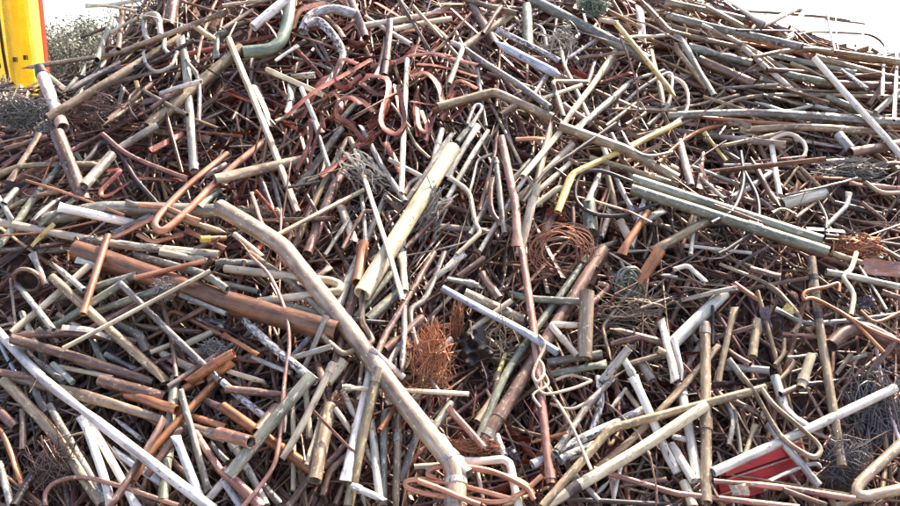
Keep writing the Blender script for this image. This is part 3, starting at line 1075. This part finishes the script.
pieces = []
for t in sorted(TR, key=lambda t: (t['z'], t['i'])):
    col, o_ = t['col'], t['o']
    q = smooth_path(t['p'], o_, 4.0)
    r_px = t['w']/2
    straight = len(t['p']) == 2 or not ('c' in o_ or 'k' in o_)
    inv, r = rest(q, r_px, straight)
    stamp(q, inv, r_px, r)
    P = world(q[:, 0], q[:, 1], 1/inv)
    if straight:
        ax_ = P[-1]-P[0]; ll = np.linalg.norm(ax_); e1 = np.cross(ax_, FWD); e1 /= np.linalg.norm(e1)+1e-9; e2 = np.cross(ax_, e1); e2 /= np.linalg.norm(e2)+1e-9
        ss = np.linspace(-1, 1, len(P)); k1, k2 = rng.normal(0, .006, 2); k3 = rng.normal(0, .0015)
        if 's' not in o_ and t['w'] < 9: P = P + ll*((k1*(1-ss*ss) + k3*np.sin(ss*4+rng.uniform(0, 6)))[:, None]*e1 + (k2*(1-ss*ss))[:, None]*e2)
        if len(P) > 18: P = P[np.linspace(0, len(P)-1, 18).round().astype(int)]
    tint = np.clip(rng.normal(1, .1), .78, 1.25)*np.array([1, rng.uniform(.96, 1.03), rng.uniform(.93, 1.05)])
    isw = 'w' in o_ or t['w'] < 2.2
    bag = Bag()
    if 'f' in o_:
        tint = tint*.92
        tg = np.gradient(P, axis=0); ep = np.cross(tg, VZ); ep /= np.linalg.norm(ep, axis=1)[:, None]+1e-9; fn = ep*rng.uniform(.55, .9) + VZ*.6 + UP*.2
        if 'c' in o_: bag.add(tube(P, r*1.15, 8, .15, 0, hollow=False, dent=.03, N=fn), tint)
        else: bag.add(tube(P, r, 8, .13, rng.uniform(-.7, .9), hollow=False, dent=.03), tint)
        name, noun, cat = ('copper_strip', 'copper strip', 'strip') if col == 'rd' else ('metal_strip', 'flat metal strip', 'strip')
    elif isw:
        bag.add(tube(P, r, 6, hollow=False, dent=0), tint); name, noun, cat = 'wire', 'wire', 'wire'
    elif col == 'dk' and 'c' in o_:
        bag.add(tube(P, r, 8, hollow=False, dent=.02), tint); name, noun, cat = 'cable', 'cable', 'cable'
    else:
        small = t['w'] < 4.4
        sq = 's' in o_
        pin = (rng.random() < .3 or 'p' in o_, rng.random() < .3 or 'p' in o_) if not sq and t['z'] < 7 and t['w'] < 9.6 else (0, 0)
        bag.add(tube(P, r, 8 if small else 12 if not sq else 8, .8 if sq else rng.uniform(.78, 1) if t['w'] < 10 else .97, rng.uniform(0, 3), pin, sq, dent=.015 if t['w'] < 12 else .008, crush=0 if sq or t['w'] > 11 else .7 if rng.random() < .35 else 0), tint)
        if sq: name, noun, cat = 'square_bar', 'bar', 'bar'
        elif small: name, noun, cat = ('tube', 'tube', 'tube') if 'c' in o_ or 'k' in o_ else ('rod', 'rod', 'rod')
        elif col in ('wh', 'cr', 'ye', 'bl'): name, noun, cat = 'painted_pipe', 'pipe', 'pipe'
        elif col in ('cu', 'or', 'pk', 'br', 'tan', 'rd'): name, noun, cat = 'copper_pipe', 'pipe', 'pipe'
        else: name, noun, cat = 'metal_pipe', 'pipe', 'pipe'
    ob = bag.build(name, col)
    lab, c = describe(t, noun)
    ob['category'] = cat; ob['group'] = {'strip': 'flat strips in the heap', 'wire': 'loose wires on the heap', 'cable': 'black cables on the heap'}.get(cat, 'scrap pipes and rods on the heap')
    t['ob'] = ob; t['P'] = P; t['r'] = r
    used_labels.setdefault(lab, []).append((ob, c))
ORD = ['first', 'second', 'third', 'fourth', 'fifth', 'sixth', 'seventh', 'eighth', 'ninth']
for lab, lst in used_labels.items():
    if len(lst) == 1: lst[0][0]['label'] = lab; continue
    cs = np.array([c for _, c in lst]); ax = 0 if np.ptp(cs[:, 0]) >= np.ptp(cs[:, 1]) else 1
    lst.sort(key=lambda oc: oc[1][ax])
    for k, (ob, c) in enumerate(lst):
        if len(lst) == 2: ob['label'] = lab + (', the left one', ', the right one')[k] if ax == 0 else lab + (', the upper one', ', the lower one')[k]
        else: ob['label'] = lab + f", {ORD[k]} from {'left' if ax == 0 else 'top'}"
# ------------------------------------------------------------------ parts on some of the pipes
def band(t, s0, s1, grow, col, name, tint=1.0):
    """a sleeve round pipe t between fractions s0 and s1 of its length"""
    P = t['P']; L = np.concatenate([[0], np.cumsum(np.linalg.norm(np.diff(P, axis=0), axis=1))]); L /= L[-1]
    s = np.linspace(s0, s1, 4); Q = np.stack([np.interp(s, L, P[:, k]) for k in range(3)], 1)
    b = Bag(); b.add(tube(Q, t['r']*grow, 12, dent=0), tint)
    b.build(name, col, parent=t['ob'])
def find(u, v, col=None, wmin=0):
    best = None
    for t in TR:
        if (col and t['col'] != col) or t['w'] < wmin: continue
        q = smooth_path(t['p'], t['o'], 4.0); d = np.hypot(q[:, 0]-u, q[:, 1]-v).min()
        if best is None or d < best[0]: best = (d, t)
    return best[1]
t = find(330, 305, 'pt', 18); t['ob']['label'] = 'longest thick tan pipe, bent at its lower end, crossing the middle of the heap'
for s in (.885, .935, .975): band(t, s, s+.012, 1.035, 'lg', 'tape_band')
find(410, 215, 'cr', 15)['ob']['label'] = 'fat cream-white pipe leaning right in the middle above the long bent tan pipe'
find(250, 310, 'ob', 18)['ob']['label'] = 'fattest brown copper pipe, open end under the long bent tan pipe'
find(190, 205, 'cu', 5)['ob']['label'] = 'bright copper tube bent into a hairpin above the fat brown pipe'
find(270, 40, 'ge')['ob']['label'] = 'thick green pipe with an elbow near the top of the heap'
find(100, 415, 'wh', 9)['ob']['label'] = 'long bright white rod running down to the lower left corner'
find(590, 168, 'ye')['ob']['label'] = 'kinked yellow pipe above the copper wire coil'
tc_ = find(800, 430, 'wh', 8); tc_['ob']['label'] = 'straight white plastic rod over the red channel'
find(855, 110, 'wh')['ob']['label'] = 'gleaming white rod near the right edge pointing down right'
find(737, 212, 'gn', 10)['ob']['label'] = 'upper one of the two long parallel green pipes'
find(735, 226, 'gn', 10)['ob']['label'] = 'lower one of the two long parallel green pipes'
find(584, 330, 'tan', 12)['ob']['label'] = 'stubby thick yellowish tan pipe standing upright below the copper wire coil'
band(find(396, 440, 'tan'), .28, .36, 1.12, 'gr', 'coupling')
band(find(55, 100, 'pw'), .0, .06, 1.1, 'dk', 'collar'); band(find(55, 100, 'pw'), .80, .84, 1.1, 'gr', 'collar')
band(find(705, 420, 'tan', 10), .02, .06, 1.1, 'gr', 'collar')
band(find(837, 430, 'tan', 8), .30, .33, 1.12, 'dk', 'collar'); band(find(837, 430, 'tan', 8), .10, .125, 1.12, 'dk', 'collar')
band(find(640, 455, 'cr', 10), .80, .87, 1.1, 'dk', 'tape_band')
band(find(508, 420, 'br', 12), .86, .90, 1.08, 'br', 'collar'); band(find(508, 420, 'br', 12), .96, .985, 1.12, 'gr', 'collar')

cands = [t for t in TR if t['ob']['category'] == 'pipe' and 6 <= t['w'] <= 12 and t['z'] in (4, 5, 6)]
for k, t in enumerate(cands):
    if k % 4: continue
    e = rng.uniform(.03, .97); L_ = np.linalg.norm(np.diff(t['P'], axis=0), axis=1).sum(); h = min(.2, t['r']*rng.uniform(1.4, 2.6)/L_)
    s0 = 0.0 if e < .35 else 1-h if e > .7 else e
    band(t, max(0.001, s0), min(.999, s0+h), 1.16, t['col'], 'coupling', rng.uniform(.7, .95))
# ------------------------------------------------------------------ tangles, coils and odd pieces
def place(u, v, lift=0.02):
    t = 1/float(dget(np.array([u]), np.array([v]))[0]) - lift
    return world(np.array(u), np.array(v), np.array(t)), t/F          # point, metres per photo pixel
def tangle(name, label, cat, u, v, ru, rv, n, col, rw, curl=1.0, lift=.01, ring=False, direc=None, tmin=.7, tmax=1.3, depth=.45, group=None, reach=1.0):
    c, m = place(u, v, lift); b = Bag()
    for k in range(n):
        if ring:
            a = np.linspace(rng.uniform(0, 6), rng.uniform(6, 12), 40)
            s = rng.uniform(.72, 1.05); wob = rng.normal(0, .22, 3)
            x = np.cos(a)*s + wob[0] + .05*np.sin(3*a+k); y = np.sin(a)*s + wob[1] + .05*np.cos(2*a+k); z = .25*np.sin(a+wob[2]*9) + rng.uniform(-.2, .3)
            P = c + (x*ru*m)[:, None]*VX + (y*rv*m)[:, None]*VY + (z*rv*m)[:, None]*VZ
        else:
            n_ = 9; s = np.linspace(-.5, .5, n_)
            while True:
                o = rng.uniform(-1, 1, 3)
                if (o**2).sum() < 1: break
            a = rng.uniform(0, 6.28) if direc is None else R(rng.normal(*direc))
            d = np.array([math.cos(a), math.sin(a), rng.normal(0, .35)]); e = rng.normal(0, 1, 3); e -= d*e.dot(d); f = np.cross(d, e)
            ln = rng.uniform(.5, 1.1)*reach
            L = (o*.75)[None] + s[:, None]*d*ln + (curl*.16*np.sin(s*rng.uniform(3, 9)+rng.uniform(0, 6)))[:, None]*e + (curl*.12*np.cos(s*rng.uniform(3, 8)))[:, None]*f
            P = c + (L[:, :1]*ru*m)*VX + (L[:, 1:2]*rv*m)*VY + (L[:, 2:]*depth*min(ru, rv)*m)*VZ
        b.add(tube(P, rw*math.exp(rng.normal(0, .38)), 4, hollow=False, dent=0), rng.uniform(tmin, tmax))
    ob = b.build(name, col); tag(ob, label, cat, group); return ob
tangle('wire_coil', 'loose coil of fine red copper wire beside the pinkish copper rod', 'wire coil', 560, 252, 29, 24, 26, 'cu', .0015, ring=True, lift=.03, tmin=.55, tmax=1.0)
tangle('wire_nest', 'bright orange nest of fine copper wire right of the long bent tan pipe', 'wire nest', 430, 360, 22, 36, 150, 'or', .0009, tmin=.9, tmax=1.8, reach=1.5, curl=1.6, direc=(70, 45), depth=.5)
tangle('wire_nest', 'upright orange hank of fine copper wire above the orange nest', 'wire nest', 457, 322, 9, 24, 90, 'or', .0010, direc=(80, 20), tmin=.7, tmax=1.3)
tangle('wire_nest', 'thin orange copper wires spread above the copper tube coil', 'wire nest', 470, 447, 34, 11, 110, 'or', .0009, direc=(-12, 25), tmin=.7, tmax=1.3)
tangle('wire_nest', 'small orange wire wisp among cream bars at lower middle', 'wire nest', 340, 402, 20, 12, 40, 'or', .0007, direc=(-20, 40))
tangle('wire_tangle', 'large dark bristly tangle of steel wire at the right edge', 'wire tangle', 872, 440, 38, 60, 520, 'hair', .0011, direc=(60, 55), curl=1.6, tmin=.6, tmax=1.6, lift=-.11, reach=1.5, depth=.35)
tangle('wire_tangle', 'dark wire tuft hanging under the white plastic rod', 'wire tangle', 846, 466, 24, 30, 170, 'hair', .0010, tmin=.5, tmax=1.4, lift=-.04, reach=1.6, curl=1.6)
tangle('frayed_strands', 'frayed grey cable strands at the left edge below the yellow tarpaulin', 'frayed cable', 22, 113, 36, 20, 200, 'gr', .0016, direc=(-35, 25), curl=1.1, tmin=.5, tmax=1.2, reach=1.2)
tangle('frayed_strands', 'small frayed silver strands against the yellow tarpaulin foot', 'frayed cable', 4, 85, 9, 12, 60, 'lg', .0014)
tangle('frayed_strands', 'brown frayed strands left of the fat upright brown pipe', 'frayed cable', 46, 128, 14, 10, 90, 'gr', .0012, direc=(60, 30))
tangle('wire_hank', 'hank of bent grey wires beside the square cream bar top', 'wire hank', 362, 172, 26, 20, 34, 'lg', .0028, direc=(-48, 10), curl=.7, reach=1.7, tmin=.8, tmax=1.15)
tangle('wire_hank', 'bundle of grey wires fanned out right of the fat white pipe', 'wire hank', 432, 215, 24, 26, 44, 'lg', .0025, direc=(52, 14), curl=.7, reach=1.7, tmin=.75, tmax=1.1)
tangle('fibre_bundle', 'straw-brown frayed fibre bundle left of the dark brown pipe', 'fibre bundle', 258, 212, 20, 8, 130, 'tan', .0013, direc=(5, 14), curl=1.0, tmin=.8, tmax=1.5, reach=1.2)
tangle('foil_clump', 'orange crumpled copper foil clump near the right edge', 'foil clump', 858, 247, 26, 11, 150, 'or', .0024, tmin=.7, tmax=1.6, curl=1.5)
tangle('steel_wool', 'small steel wool clump beside the white-ended rod at left', 'steel wool', 212, 350, 15, 12, 150, 'hair', .0008, tmin=.9, tmax=2.0)
tangle('steel_wool', 'faint wire fuzz lying on the fat brown copper pipe', 'steel wool', 163, 290, 14, 12, 110, 'hair', .0007, tmin=.9, tmax=2.0)
tangle('steel_wool', 'grey wire fuzz between cream pipes above the upright copper pipe', 'steel wool', 90, 242, 13, 8, 110, 'hair', .0008, tmin=.9, tmax=2.0)
tangle('rope_ball', 'ball of grey-green twisted cord right of the thick hook', 'rope ball', 627, 284, 13, 13, 20, 'gn', .0040, ring=True, lift=.01)
tangle('wire_tangle', 'rust-brown fine wire mat left of the white flat elbows', 'wire tangle', 632, 312, 50, 22, 26, 'tan', .0012, tmin=.5, tmax=1.2, reach=2.0, curl=1.8)
tangle('wire_tangle', 'brown wire fuzz in the hollow at lower left', 'wire tangle', 52, 470, 24, 30, 90, 'br', .0011, tmin=.6, tmax=1.3, reach=1.8, curl=1.8)
tangle('wire_tangle', 'pale twig-like wires around the crumpled dark foil', 'wire tangle', 497, 342, 28, 30, 34, 'tan', .0015, tmin=.8, tmax=1.4, curl=1.8, reach=1.8)
tangle('wire_tangle', 'thin brown wires trailing over the left shoulder of the heap', 'wire tangle', 100, 110, 40, 18, 90, 'br', .0011, tmin=.6, tmax=1.4)
tangle('wire_tangle', 'thin pale twisted wires below the long green-grey pipe', 'wire tangle', 560, 42, 22, 18, 40, 'lg', .0016, tmin=.6, tmax=1.1, curl=1.4)
tangle('wire_tangle', 'fine grey wires in the dark gap near right edge', 'wire tangle', 850, 170, 40, 16, 70, 'gr', .0014, direc=(-5, 25), tmin=.6, tmax=1.3)
# mesh ball of pale green wire at the very top
tangle('mesh_ball', 'pale green ball of wire mesh on top of the heap', 'mesh ball', 594, 2, 17, 15, 330, 'ge', .0016, tmin=.7, tmax=1.5, curl=1.0, lift=.08, reach=.9, depth=.9)
# copper tube coil at the bottom
b = Bag()
for pts in ([(542, 476), (520, 494), (497, 502), (470, 499), (432, 495), (408, 488), (408, 481), (430, 480), (462, 486), (515, 500)],
            [(418, 481), (440, 489), (466, 500), (480, 505)],
            [(436, 478), (428, 475), (432, 469), (450, 466), (490, 471), (525, 487), (534, 500)],
            [(462, 467), (495, 473), (523, 483), (534, 495)]):
    q = smooth_path(np.array(pts, float), 'c', 3.0); inv, r = rest(q, 3.0, False)
    b.add(tube(world(q[:, 0], q[:, 1], 1/inv), .0078, 10, dent=.02), rng.uniform(.85, 1.1))
tag(b.build('copper_tube_coil', 'cu'), 'loose coil of clean copper tube under the bent end of the long tan pipe', 'tube coil')
# red channel: two flanges and a web, with the rivet plate seen under the white rod
c, m = place(762, 466, -.03); rt = empty('red_channel', c); tag(rt, 'red enamelled metal channel under the white plastic rod', 'channel')
ang = R(17); ax = np.array([math.cos(ang)*RT + math.sin(ang)*UP*.9 + .15*FWD]); ax = ax[0]/np.linalg.norm(ax[0])
nn = VZ - ax*VZ.dot(ax); nn /= np.linalg.norm(nn); sd_ = np.cross(nn, ax)
for off, ln, nm in ((7.5, 84, 'flange'), (-6.5, 92, 'flange'), (-19, 60, 'flange')):
    o3 = c + sd_*off*m + ax*(2 if off > 0 else -4 if off > -10 else -22)*m
    b = Bag(); b.add(bxq(*o3, ln*m, 11*m, 5*m, [ax, sd_, nn])); b.build(nm, 'red', parent=rt, smooth=False)
    o4 = o3 + sd_*6.2*m + nn*1.2*m
    b = Bag(); b.add(bxq(*o4, ln*m, 1.6*m, 7*m, [ax, sd_, nn])); b.build('lip', 'pk', parent=rt, smooth=False)
b = Bag(); b.add(bxq(*(c - nn*5*m - sd_*6*m), 80*m, 40*m, 3*m, [ax, sd_, nn])); b.build('web', 'red', parent=rt, smooth=False)
# crumpled sheets
def sheet(name, label, u, v, ru, rv, col, rot=0, crump=.3, thick=.002):
    c, m = place(u, v, .01); a = np.linspace(-1, 1, 9); A, B_ = np.meshgrid(a, a)
    cr_, sr_ = math.cos(R(rot)), math.sin(R(rot)); Z = crump*rng.normal(0, .6, A.shape)
    Z = (Z + np.roll(Z, 1, 0)+np.roll(Z, 1, 1))/2 + .4*crump*np.sin(3*A+2*B_)
    ed = 1 + .04*rng.normal(0, 1, A.shape)*(np.maximum(abs(A), abs(B_)) > .9)
    x = (A*cr_*ru - B_*sr_*rv)*ed; y = (A*sr_*ru + B_*cr_*rv)*ed
    G = c + (x*m)[..., None]*VX + (y*m)[..., None]*VY + (Z*min(ru, rv)*m)[..., None]*VZ
    b = Bag(); b.add(grid_vf(G)); b.add(grid_vf((G - VZ*thick)[::-1]))
    e = [np.stack([G[0], G[0]-VZ*thick]), np.stack([G[-1]-VZ*thick, G[-1]]), np.stack([G[:, 0]-VZ*thick, G[:, 0]]), np.stack([G[:, -1], G[:, -1]-VZ*thick])]
    for k in e: b.add(grid_vf(k))
    tag(b.build(name, col, smooth=False), label, 'sheet')
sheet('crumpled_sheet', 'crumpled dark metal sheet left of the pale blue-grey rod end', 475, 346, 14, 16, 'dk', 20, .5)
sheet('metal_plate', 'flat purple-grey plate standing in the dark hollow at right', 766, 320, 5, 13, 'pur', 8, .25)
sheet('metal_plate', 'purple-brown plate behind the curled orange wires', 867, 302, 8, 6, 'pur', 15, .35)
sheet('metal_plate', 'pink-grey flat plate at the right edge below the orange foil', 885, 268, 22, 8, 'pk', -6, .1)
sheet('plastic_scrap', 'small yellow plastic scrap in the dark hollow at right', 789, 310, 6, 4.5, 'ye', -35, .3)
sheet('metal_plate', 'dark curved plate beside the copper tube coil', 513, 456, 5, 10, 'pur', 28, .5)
sheet('crumpled_sheet', 'crumpled cream sheet below the red channel', 740, 490, 9, 6, 'cr', 10, .5)
sheet('crumpled_sheet', 'rusty brown crumpled sheet below the yellow pipe end', 556, 216, 9, 8, 'rd', 0, .5)
# rim of an old pot
c, m = place(27, 280, .03); a = np.linspace(0, 2*math.pi, 30)
P = c + (np.cos(a)*13*m)[:, None]*VX + (np.sin(a)*11*m)[:, None]*VY + (np.sin(a)*6*m)[:, None]*VZ
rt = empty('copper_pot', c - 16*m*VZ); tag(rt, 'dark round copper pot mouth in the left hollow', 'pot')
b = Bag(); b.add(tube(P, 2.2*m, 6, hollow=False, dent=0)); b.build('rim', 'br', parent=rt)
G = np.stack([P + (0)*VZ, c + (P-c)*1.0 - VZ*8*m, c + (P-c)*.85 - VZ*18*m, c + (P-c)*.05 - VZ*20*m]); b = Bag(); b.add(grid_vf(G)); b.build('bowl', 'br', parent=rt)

# yellow cap on the copper pipe end
yt = find(215, 238, 'cu'); c, m = place(205, 239, .02)
q = np.array([[203., 239.2], [226, 238]]); q = smooth_path(q, '', 4.0); inv, r = rest(q, 2.8, True)
P = world(q[:, 0], q[:, 1], 1/inv); rt = empty('capped_pipe', P[0]); tag(rt, 'short copper pipe with a yellow cap left of the long bent tan pipe', 'pipe')
b = Bag(); b.add(tube(P, r, 10)); b.build('tube', 'cu', parent=rt)
b = Bag(); b.add(tube(P[0]+(P[1]-P[0])*np.linspace(-.4, 1.3, 5)[:, None], r*1.25, 12, hollow=False, dent=0), (1.25, 1.25, .6)); b.build('cap', 'ye', parent=rt)

# ------------------------------------------------------------------ yellow tarpaulin behind the left shoulder
def simple(key, name, col, rough=.6, trans=0.):
    m = pipe_mat(key, name, col, tuple(c*.93 for c in col[:3])+(1,), tuple(c*.7 for c in col[:3])+(1,), 0, rough, .66, .1)
    return m
simple('tarp', 'yellow_pvc_sheet', S(248,226,104), .34); simple('tarpred', 'red_orange_trim', S(222,92,62), .4)
for k_ in ('tarp', 'tarpred'):            # thin sheet: the sun behind it shines through
    m_ = MATS[k_]; n_ = m_.node_tree.nodes; b_ = n_['Principled BSDF']; tr_ = n_.new('ShaderNodeBsdfTranslucent'); mx_ = n_.new('ShaderNodeMixShader')
    m_.node_tree.links.new(b_.inputs['Base Color'].links[0].from_socket, tr_.inputs[0]); mx_.inputs[0].default_value = .65
    m_.node_tree.links.new(b_.outputs[0], mx_.inputs[1]); m_.node_tree.links.new(tr_.outputs[0], mx_.inputs[2])
    m_.node_tree.links.new(mx_.outputs[0], n_['Material Output'].inputs[0])
simple('shed', 'pale_grey_cladding', S(168,170,172)); simple('bark', 'tree_bark', S(96,84,70), .9); simple('leaf', 'haze_paled_leaves', S(134,134,116), .7)  # leaf colour is paled and greyed to carry the distant haze
tp = empty('tarpaulin', (-3.3, 5.9, 0)); tag(tp, 'yellow plastic tarpaulin hanging in folds with a red edge at upper left', 'tarpaulin')
TY = 5.9
def edge_x(u, y): return (u-450)/F*y*cp
def panel(name, u0, u1, u0b, u1b, z0, z1, col, amp, k, ph, y):
    s = np.linspace(0, 1, 40); h = np.linspace(0, 1, 14); Sx, Hh = np.meshgrid(s, h)
    xt = edge_x(u0, y)*(1-Sx)+edge_x(u1, y)*Sx; xb = edge_x(u0b, y)*(1-Sx)+edge_x(u1b, y)*Sx
    x = xb*(1-Hh)+xt*Hh; z = z0 + (z1-z0)*Hh
    yy = y - amp*np.sin(k*Sx*math.pi+ph+.6*Hh) - .3*amp*np.sin(2.7*k*Sx+3*Hh)
    b = Bag(); G = np.stack([x, yy, z], -1); b.add(grid_vf(G))
    return b.build(name, col, parent=tp)
panel('sheet_panel', -200, 9, -200, 19, .15, 3.0, 'tarp', .16, 3, .4, TY)
panel('sheet_panel', 10, 18, 20, 35, .15, 3.0, 'tarp', .08, 1, .2, TY-.05)
panel('sheet_panel', 17.5, 44, 34, 49, .15, 3.0, 'tarp', .13, 2.2, 1.2, TY)
panel('edge_trim', 43.5, 46.5, 49, 51.2, .15, 3.0, 'tarpred', .02, 1, 0, TY-.02)
b = Bag(); b.add(tube(np.array([[edge_x(9.5, TY), TY-.10, 2.6], [edge_x(12, TY), TY-.13, 2.2], [edge_x(15, TY), TY-.13, 1.7], [edge_x(19.5, TY), TY-.1, 1.2]]), .02, 8, .3, hollow=False)); b.build('fold_shade', 'dk', parent=tp)  # dark strip standing in for the shade in the fold between panels
for (u, v) in ((12, 25), (9, 58), (35, 60), (45, 58), (18, 66)):
    p = world(np.array(u), np.array(v), np.array((TY-.16)/cp*1.0)); b = Bag()
    b.add(bxq(p[0], TY-.17, p[2], .018, .03, .03)); b.build('buckle', 'dk', parent=tp, smooth=False)
b = Bag(); b.add(tube(np.array([[edge_x(24, TY), TY+.14, z] for z in np.linspace(0, 3.05, 6)]), .04, 10)); b.build('post', 'gr', parent=tp)
b = Bag(); b.add(tube(np.array([[x, TY+.12, 3.05] for x in np.linspace(edge_x(-200, TY), edge_x(40, TY), 6)]), .04, 10)); b.build('top_rail', 'gr', parent=tp)

# ------------------------------------------------------------------ shed and trees behind
sy = 60.0
rt = empty('shed', (edge_x(20, sy), sy, 0)); tag(rt, 'pale grey shed with a low roof far behind the tarpaulin', 'shed')
b = Bag(); b.add(bxq(edge_x(20, sy), sy, 1.6, 12, 8, 3.2)); b.build('wall', 'shed', parent=rt, smooth=False)
x0, x1 = edge_x(20, sy)-6.3, edge_x(20, sy)+6.3
G = np.array([[[x0, sy-4.4, 3.2], [x1, sy-4.4, 3.2]], [[x0, sy, 4.6], [x1, sy, 4.6]], [[x0, sy+4.4, 3.2], [x1, sy+4.4, 3.2]]])
b = Bag(); b.add(grid_vf(G)); b.add(grid_vf((G-[0, 0, .12])[::-1])); b.build('roof', 'lg', parent=rt, smooth=False)
def tree(u, y, h, wd, label, seed):
    rg = np.random.default_rng(seed); x = edge_x(u, y); rt = empty('tree', (x, y, 0)); tag(rt, label, 'tree', 'trees behind the heap')
    b = Bag(); s = np.linspace(0, 1, 7)
    b.add(tube(np.stack([x+.1*np.sin(4*s), y+0*s, s*h*.7], 1), .16, 8, taper=1-.75*s, hollow=False))
    tips = []
    for k in range(16):
        a = rg.uniform(0, 6.28); z0 = h*rg.uniform(.2, .6); e = np.array([x+math.cos(a)*wd*rg.uniform(.3, .8), y+math.sin(a)*wd*rg.uniform(.3, .8), z0+h*rg.uniform(.1, .38)])
        p0 = np.array([x, y, z0]); b.add(tube(p0+(e-p0)*np.linspace(0, 1, 5)[:, None]+np.array([0, 0, .2])*np.sin(np.linspace(0, 3.1, 5))[:, None], .06, 6, taper=1-.7*np.linspace(0, 1, 5), hollow=False)); tips.append(e)
    b.build('trunk', 'bark', parent=rt)
    b = Bag(); tips.append(np.array([x, y, h*.88]))
    Vs, Ts = [], []
    for k in range(70):
        tip = tips[rg.integers(len(tips))] + rg.normal(0, .34, 3)*wd*[.6, .6, .5]
        tn = rg.uniform(.6, 1.35)
        nlf = 90; o = tip + rg.normal(0, 1, (nlf, 3))*wd*.17
        d1 = rg.normal(0, 1, (nlf, 3)); d1 /= np.linalg.norm(d1, axis=1)[:, None]; d2 = np.cross(d1, rg.normal(0, 1, (nlf, 3))); d2 /= np.linalg.norm(d2, axis=1)[:, None]
        l = rg.uniform(.05, .12, (nlf, 1))*wd/2
        q = np.stack([o-d1*l, o+d2*l*.5, o+d1*l, o-d2*l*.5], 1).reshape(-1, 3)
        b.add((q, np.arange(nlf*4).reshape(-1, 4)), tn)
    b.build('crown', 'leaf', parent=rt)
tree(74, 30, 3.2, 1.35, 'haze-pale olive tree right beside the yellow tarpaulin', 3)
tree(92, 34, 3.0, 1.4, 'smaller olive tree just right of the taller haze-pale one', 4)
tree(114, 32, 2.9, 1.4, 'low olive tree behind the left shoulder of the heap', 6)
tree(60, 38, 2.3, 1.3, 'low bushy tree in front of the pale shed', 8)
print('pieces', len(TR), 'cats', {k: sum(1 for t in TR if t['ob']['category'] == k) for k in set(t['ob']['category'] for t in TR)})
